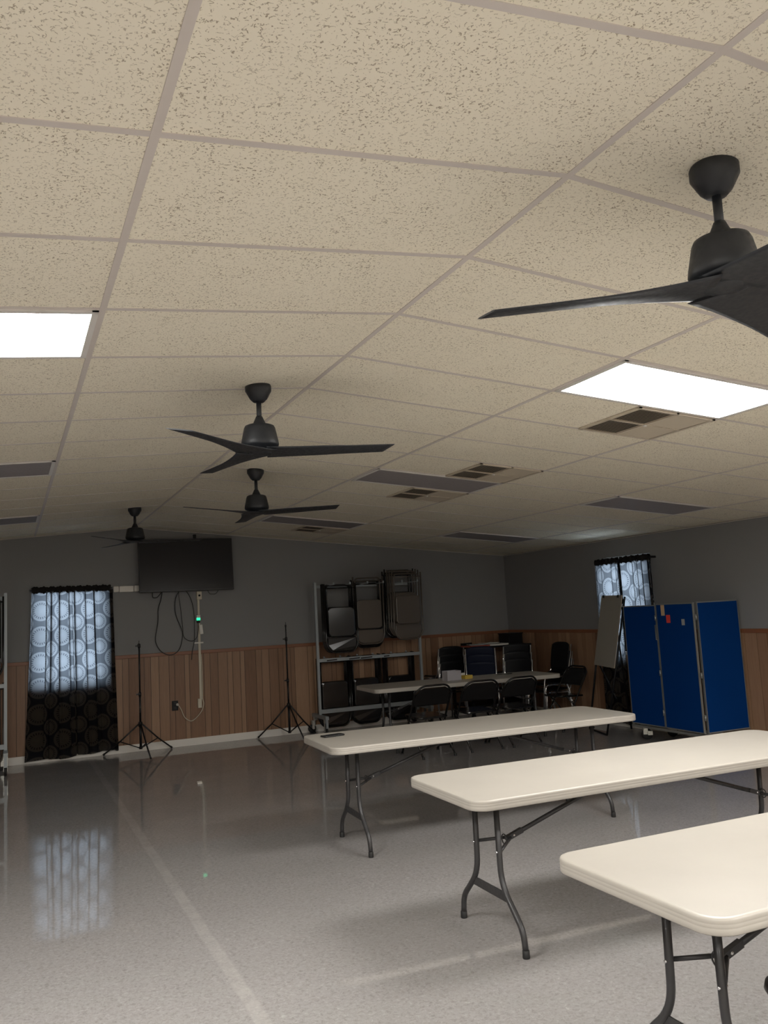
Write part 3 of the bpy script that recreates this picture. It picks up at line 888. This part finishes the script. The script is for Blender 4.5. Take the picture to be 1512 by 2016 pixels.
tag(o, 'short black cord lying on the shaded table', 'cable')

# ------------------------------------------------------------------ blue folding screen
r = empty('room_divider', (5.0, 6.0, 0)); tag(r, 'blue fabric three-panel rolling screen with metal frame by right wall', 'screen')
ZB, ZT_ = .185, 1.53
def panel(p, q, zt0, zt1):
    p, q = Vector(p), Vector(q); d = (q-p); L = d.length; d.normalize(); nrm = Vector((-d.y, d.x, 0))
    O = Vector((5.0,6.0,0))
    R = Matrix((d, nrm, Vector((0,0,1)))).transposed()
    mid = (p+q)/2-O; zt = (zt0+zt1)/2
    f = MB()
    f.box(mid+Vector((0,0,(ZB+zt)/2)), (L-.03,.022,zt-ZB-.03), R)
    po = f.build('fabric_panel', M['bluefab'], r)
    fr_ = MB()
    fr_.box(mid+Vector((0,0,ZB+.009)), (L,.024,.012), R); fr_.box(mid+Vector((0,0,zt-.009)), (L,.024,.012), R)
    for sgn in (-1,1): fr_.box(mid+d*(sgn*(L/2-.009))+Vector((0,0,(ZB+zt)/2)), (.008,.024,zt-ZB), R)
    fr_.build('panel_frame', M['alu'], po)
    return R, d, nrm
PA, PB, PC, PD = (5.045,6.625,0), (5.03,6.065,0), (5.00,5.47,0), (5.60,5.46,0)
panel(PA, (PB[0],PB[1]+.002,0), 1.525, 1.525); panel((PB[0],PB[1]-.002,0), PC, 1.535, 1.535); panel((PC[0]+.03,PC[1],0), PD, 1.54, 1.54)
hg = MB()
for z in (.35,.78,1.38):
    hg.tube([(PB[0]-5-.022,PB[1]-6,z-.03),(PB[0]-5-.022,PB[1]-6,z+.03)], .010, 8); hg.tube([(PC[0]-5-.0,PC[1]-6-.022,z-.03),(PC[0]-5,PC[1]-6-.022,z+.03)], .010, 8)
hg.build('hinge', M['alu'], r)
lt = MB(); lt.tube([(.012,.061,1.30),(.012,.085,1.30),(.012,.085,1.14),(.012,.061,1.14)], .006, 6); lt.build('latch', M['alu'], r)
rodb = MB(); rodb.box((.035,.33,ZB-.02),(.03,.58,.025)); rodb.box((.02,-.24,ZB-.02),(.03,.58,.025)); rodb.box((.28,.52,ZB-.02),(.50,.03,.025)); rodb.build('base_rail', M['alu'], r)
for (x, y, rz) in ((.15,.53,.5),(.50,.50,0),(.30,-.545,.3),(.55,-.545,.3)):
    y2 = max(y, -.54)
    w_ = MB(); Rz = Matrix.Rotation(rz,3,'Z')
    w_.lathe([(.002,-.016),(.056,-.016),(.062,-.008),(.062,.008),(.056,.016),(.002,.016)], (0,0,.062), 24, 'X')
    wo = w_.build('caster', M['rubber'], r, (x,y2,0)); wo.rotation_euler = (0,0,rz+.6)
    k_ = MB(); k_.box((-.021,.02,.105),(.004,.05,.09)); k_.box((.021,.02,.105),(.004,.05,.09)); k_.box((0,.02,.150),(.05,.06,.018)); k_.box((-.026,-.03,.075),(.02,.05,.045)); k_.build('fork', M['zinc'], wo)
def note(name, y, z, w, h, m_, label, x=None, rz=0):
    x = PB[0]+(PC[0]-PB[0])*((y-PB[1])/(PC[1]-PB[1]))
    q = MB(); q.box((0,0,0),(.0015,w,h)); o = q.build(name, m_); o.location = (x-.013, y, z); o.rotation_euler = (rz,0,0)
    tag(o, label, 'card')
note('paper_note', 5.945, 1.460, .055, .115, M['tan'], 'torn tan card pinned at top of the blue middle panel')
note('red_tag', 5.865, 1.366, .060, .085, M['red'], 'red tag pinned to the blue middle panel')
note('grey_sticker', 5.635, 1.33, .045, .065, M['papergrey'], 'grey sticker on the blue middle panel near its right edge')

# ------------------------------------------------------------------ easel board
r = empty('easel', (5.1, 7.3, 0)); tag(r, 'whiteboard easel leaning between the curtain and the blue screen', 'easel')
O = Vector((5.1,7.3,0))
bl, brr, tl, tr = Vector((5.27,7.55,.795)), Vector((5.10,6.957,.785)), Vector((5.43,7.50,1.655)), Vector((5.27,6.885,1.657))
ux = (brr-bl).normalized(); uz = (tl-bl); uz = (uz-ux*uz.dot(ux)); Hb = uz.length; uz.normalize(); un = ux.cross(uz); Wb = (brr-bl).length
ctr = (bl+brr+tl+tr)/4
Rb = Matrix((ux, un, uz)).transposed()
q = MB(); q.box(ctr-O, (Wb,.010,Hb), Rb); bo = q.build('board', M['board'], r)
q = MB()
q.box(ctr-O+uz*(Hb/2), (Wb+.006,.012,.008), Rb)
for sgn in (-1,1): q.box(ctr-O+ux*(sgn*Wb/2), (.006,.012,Hb), Rb)
q.build('board_edge', M['boardframe'], bo)
q = MB()
for sgn in (-.36,.36): q.box(ctr-O+ux*(sgn*Wb)+uz*(Hb/2-.010)-un*.016, (.026,.014,.034), Rb); q.box(ctr-O+ux*(sgn*Wb)+uz*(Hb/2-.010)+un*.016, (.026,.014,.034), Rb)
q.build('clip', M['black'], bo)
f1, f2 = Vector((5.16,7.60,.012))-O, Vector((4.99,7.05,.012))-O
side = -1 if un.x > 0 else 1
back = -un if un.x < 0 else un      # pointing towards the wall
for fpt, a, c in ((f1, bl, tl), (f2, brr, tr)):
    q = MB(); q.tube([fpt, a-O+back*.022, c-O+back*.022-uz*.02], .012, 8); q.build('leg', M['black'], r)
q = MB(); q.tube([f1, f2], .012, 8); q.build('foot_bar', M['black'], r)
q = MB(); q.tube([(tl+tr)/2-O+back*.03-uz*.1, Vector((5.50,7.22,.012))-O], .012, 8); q.build('rear_leg', M['black'], r)
q = MB(); q.tube([bl*.8+brr*.2-O+back*.025, Vector((5.15,7.06,.42))-O+back*.03], .010, 8); q.build('brace', M['black'], r)

# ------------------------------------------------------------------ television and wall fittings
r = empty('television', (.645, YF, 2.36)); tag(r, 'black flat television mounted high on the far wall', 'television')
tv = empty('panel_holder') if False else None
tilt = math.radians(4)
Rt = Matrix.Rotation(-tilt, 3, 'X')
q = MB(); q.box((0,-.125,0),(1.238,.045,.700), Rt); q.build('body', M['bezel'], r, bevel=.006)
q = MB(); q.box(Rt @ Vector((0,-.0245,.006))+Vector((0,-.125,0)),(1.216,.006,.674), Rt); q.build('screen', M['screen'], r)
q = MB(); q.box((0,-.012,0),(.45,.02,.42)); q.box((0,-.06,0),(.10,.09,.14)); q.box((.13,-.05,.36),(.03,.06,.10)); q.build('wall_bracket', M['black'], r)

r = empty('emergency_light', (-.122, YF, 2.072)); tag(r, 'cream emergency light box with two lamp heads beside the television', 'emergency light')
q = MB(); q.box((0,-.03,0),(.175,.06,.078)); q.build('housing', M['white'], r, bevel=.006)
for s in (-1,1):
    q = MB(); q.box((s*.122,-.04,.002),(.068,.075,.078), Matrix.Rotation(s*.25,3,'Z')); h_ = q.build('lamp_head', M['white'], r, bevel=.012)
    q = MB(); q.box((s*.122-s*.0,-.080,.002),(.052,.008,.058), Matrix.Rotation(s*.25,3,'Z')); q.build('lens', M['white'], h_)

YW = YF-.006
def wire(name, pts, rad, m_, label, cat='cable', y=YF-.030):
    q = MB(); q.tube(smooth_path([(x, y-.004*math.sin(i*1.7), z) for i, (x, z) in enumerate(pts)], 5), rad, 7)
    o = q.build(name, m_); tag(o, label, cat); return o
wire('cable', [(.332,2.03),(.332,2.0),(.313,1.903),(.28,1.797),(.272,1.629),(.237,1.437),(.248,1.339),(.307,1.243),(.402,1.192),(.491,1.209),(.555,1.284),(.585,1.416),(.578,1.506),(.511,1.688),(.496,1.823),(.512,1.939),(.563,2.03)], .0055, M['cable'], 'long black cable looping from television down to the wood rail')
wire('cable', [(.55,2.03),(.548,1.938),(.567,1.793),(.577,1.667),(.588,1.541),(.594,1.433),(.637,1.377),(.717,1.354),(.773,1.405),(.792,1.493),(.797,1.592)], .0045, M['cable'], 'thin black cable running from television to the green adapter', y=YF-.046)
wire('cable', [(.635,2.03),(.687,1.941),(.721,1.84),(.74,1.695),(.739,1.496),(.73,1.335),(.705,1.23),(.693,1.11)], .005, M['cable'], 'loose black cable hanging straight, ending over the wood panelling', y=YF-.062)
wire('cable', [(.209,2.03),(.212,1.956),(.245,1.945),(.279,1.958),(.341,2.03)], .006, M['cable'], 'short thick black cable loop under left corner of television')
wire('cable', [(.907,2.04),(.94,1.972),(.98,1.961),(1.03,1.968),(1.073,2.03)], .004, M['cable'], 'thin sagging black cable under right half of television', y=YF-.112)

r = empty('cable_raceway', (.81, YF, 0)); tag(r, 'cream vertical cable raceway with outlet boxes below the television', 'raceway')
q = MB(); q.span((-.013,-.022,1.645),(.013,-.001,1.90)); q.span((-.016,-.024,.585),(.014,-.001,1.66)); q.build('channel', M['cream'], r)
q = MB(); q.box((.010,-.022,1.952),(.066,.044,.108)); bo = q.build('outlet_box', M['cream'], r, bevel=.004)
q = MB(); q.lathe([(.002,-.047),(.014,-.047),(.014,-.042)], (.010,0,1.952), 14, 'Y'); q.build('socket_hole', M['black'], bo)
q = MB(); q.box((-.020,-.024,.535),(.052,.046,.118)); q.build('outlet_box', M['cream'], r, bevel=.004)
q = MB(); q.box((-.012,-.030,1.325),(.122,.010,.018)); q.build('strap', M['white'], r)
r = empty('power_adapter', (.798, YF-.025, 1.65)); tag(r, 'small adapter glowing green on the cream raceway', 'adapter')
q = MB(); q.box((0,-.018,.008),(.052,.034,.070)); q.build('body', M['white'], r, bevel=.005)
q = MB(); q.box((-.003,-.036,-.012),(.050,.006,.034)); q.build('indicator', M['led'], r, bevel=.003)
q = MB(); q.box((0,-.016,-.046),(.040,.03,.035)); q.build('plug', M['black'], r, bevel=.004)
r = MB(); r.box((0,-.014,0),(.044,.026,.125), Matrix.Rotation(-.10,3,'Y')); o = r.build('plug_adapter', M['white'], bevel=.005); o.location = (.833, YF-.024, 1.50)
tag(o, 'white plug block hanging just below the green adapter', 'adapter')
r = empty('wall_outlet', (.470, YF-.010, .532)); tag(r, 'black wall outlet on the wood panelling with a white plug', 'outlet')
q = MB(); q.box((0,-.008,0),(.080,.016,.125)); q.build('cover_plate', M['black'], r, bevel=.003)
for s in (-1,1):
    q = MB(); q.box((0,-.018,s*.030),(.038,.006,.034)); q.build('socket', M['rubber'], r, bevel=.003)
r = MB(); r.tube(smooth_path([(.497,YF-.03,.544),(.497,YF-.052,.544),(.506,YF-.06,.538),(.544,YF-.05,.474),(.586,YF-.04,.374),(.664,YF-.034,.319),(.736,YF-.034,.351),(.81,YF-.052,.441),(.836,YF-.054,.527),(.830,YF-.034,.599),(.834,YF-.028,.775),(.834,YF-.028,.953),(.829,YF-.03,1.088),(.822,YF-.032,1.178)], 5), .0055, 8)
o = r.build('extension_cord', M['cream']); tag(o, 'cream power cord drooping from the black outlet up to the raceway', 'cord')
q = MB(); q.lathe([(.002,0),(.016,0),(.018,-.012),(.012,-.03),(.002,-.03)], (.497,YF-.031,.544), 14, 'Y'); q.build('plug', M['white'], o)

# ------------------------------------------------------------------ light stands
def make_stand(H, hub, joints, feet):
    r = empty('light_stand')
    q = MB(); q.tube([(0,0,.085),(0,0,hub+.02)], .0155, 12); q.build('pole', M['stand'], r)
    z0 = hub; zz = joints+[H-.06]
    q = MB(); rad = .0125
    for z1 in zz:
        q.tube([(0,0,z0),(0,0,z1)], rad, 12); z0 = z1; rad -= .0022
    q.tube([(0,0,H-.06),(0,0,H-.035)], .012, 10); q.tube([(0,0,H-.035),(0,0,H)], .004, 8); q.build('column', M['stand'], r)
    for z1 in joints:
        q = MB(); q.tube([(0,0,z1-.025),(0,0,z1+.025)], .018, 12); q.box((-.03,0,z1),(.03,.010,.018)); q.build('clamp', M['stand'], r)
    q = MB(); q.tube([(0,0,hub-.03),(0,0,hub+.03)], .024, 12); q.tube([(0,0,.07),(0,0,.10)], .021, 12); q.build('collar', M['stand'], r)
    for fx, fy in feet:
        d = Vector((fx,fy,0)); u = d.normalized()
        q = MB(); q.tube([u*.024+Vector((0,0,hub)), d*.55+Vector((0,0,hub*.45)), d+Vector((0,0,.014))], .0095, 10); l = q.build('leg', M['stand'], r)
        c_ = MB(); c_.tube([d*.965+Vector((0,0,hub*.035+.014)), d+Vector((0,0,.013))], .013, 8); c_.build('foot_cap', M['rubber'], l)
        s_ = MB(); s_.tube([u*.02+Vector((0,0,.085)), d*.55+Vector((0,0,hub*.45))], .007, 8); s_.build('strut', M['stand'], r)
    return r
s1 = make_stand(1.405, .372, [.74,1.34], [(-.425,.235),(.42,.235),(.045,-.49)]); s1.location = (-.012, 9.80, 0)
tag(s1, 'black tripod light stand between curtain and cable raceway', 'light stand', 'black tripod light stands')
s2 = make_stand(1.535, .432, [.76,1.31], [(-.35,.30),(.42,.17),(.05,-.49)]); s2.location = (1.905, 9.75, 0)
tag(s2, 'taller black tripod light stand left of the chair cart', 'light stand', 'black tripod light stands')

# scrap of paper on the floor
q = MB(); q.box((0,0,.008),(.045,.035,.016), Matrix.Rotation(.2,3,'X')); o = q.build('paper_scrap', M['paper']); o.location = (.218,7.393,.004)
tag(o, 'tiny crumpled white paper scrap on the open floor', 'paper scrap')

# padded chair by the nearest table (only its seat corner shows)
r = empty('padded_chair', (.735, .475, 0)); tag(r, 'dark brown padded chair at right edge under the nearest table', 'chair')
q = MB(); R = []
for ins, z in ((.03,.405),(.008,.410),(0,.428),(.004,.446),(.02,.457),(.05,.461)):
    R.append([(x, y, z) for x, y in rrect(.46-2*ins, .46-2*ins, .09-ins*.5, 8)])
q.loops(R, True, True); q.build('seat', M['vinyl'], r)
q = MB(); R = []
for ins, y in ((.03,-.245),(.004,-.24),(0,-.225),(.004,-.21),(.03,-.205)):
    R.append([(x, y-(z+.25)*.12+.0, z+.66) for x, z in rrect(.42-2*ins, .34-2*ins, .08-ins*.5, 8)])
q.loops(R, True, True); q.build('backrest', M['vinyl'], r)
for sx in (-1,1):
    q = MB(); q.tube([(sx*.13,.15,0),(sx*.12,.13,.41)], .011, 10); q.build('leg', M['leg'], r)
    q = MB(); q.tube([(sx*.13,-.20,0),(sx*.15,-.19,.41),(sx*.17,-.235,.62)], .011, 10); q.build('leg', M['leg'], r)

# ------------------------------------------------------------------ sky, camera, view
w = bpy.data.worlds.new('overcast'); sc.world = w; w.use_nodes = True
bg = w.node_tree.nodes['Background']; bg.inputs[0].default_value = (.72,.86,1.0,1); bg.inputs[1].default_value = SKY

f_px, yaw, pit, rol = 1666.2349, .4230, .1172, -.0529
cam = bpy.data.cameras.new('camera'); co = bpy.data.objects.new('camera', cam); COL.objects.link(co)
cam.sensor_fit = 'VERTICAL'; cam.sensor_height = 36; cam.lens = f_px/2016*36; cam.clip_start = .05
cy, sy = math.cos(yaw), math.sin(yaw)
fw = Vector((sy*math.cos(pit), cy*math.cos(pit), math.sin(pit))); rt = Vector((cy,-sy,0)); up = rt.cross(fw)
r2 = rt*math.cos(rol)+up*math.sin(rol); u2 = -rt*math.sin(rol)+up*math.cos(rol)
mw = Matrix((r2, u2, -fw)).transposed().to_4x4(); mw.translation = (-1.5433,-1.3429,1.6047)
co.matrix_world = mw
sc.camera = co
sc.view_settings.view_transform = 'Standard'; sc.view_settings.look = 'None'
sc.view_settings.gamma = 1; sc.view_settings.use_curve_mapping = False
sc.view_settings.exposure = 0.06
sc.cycles.max_bounces = 10; sc.cycles.diffuse_bounces = 6; sc.cycles.glossy_bounces = 4; sc.cycles.transparent_max_bounces = 12
sc.cycles.sample_clamp_indirect = 6.0; sc.cycles.use_denoising = True
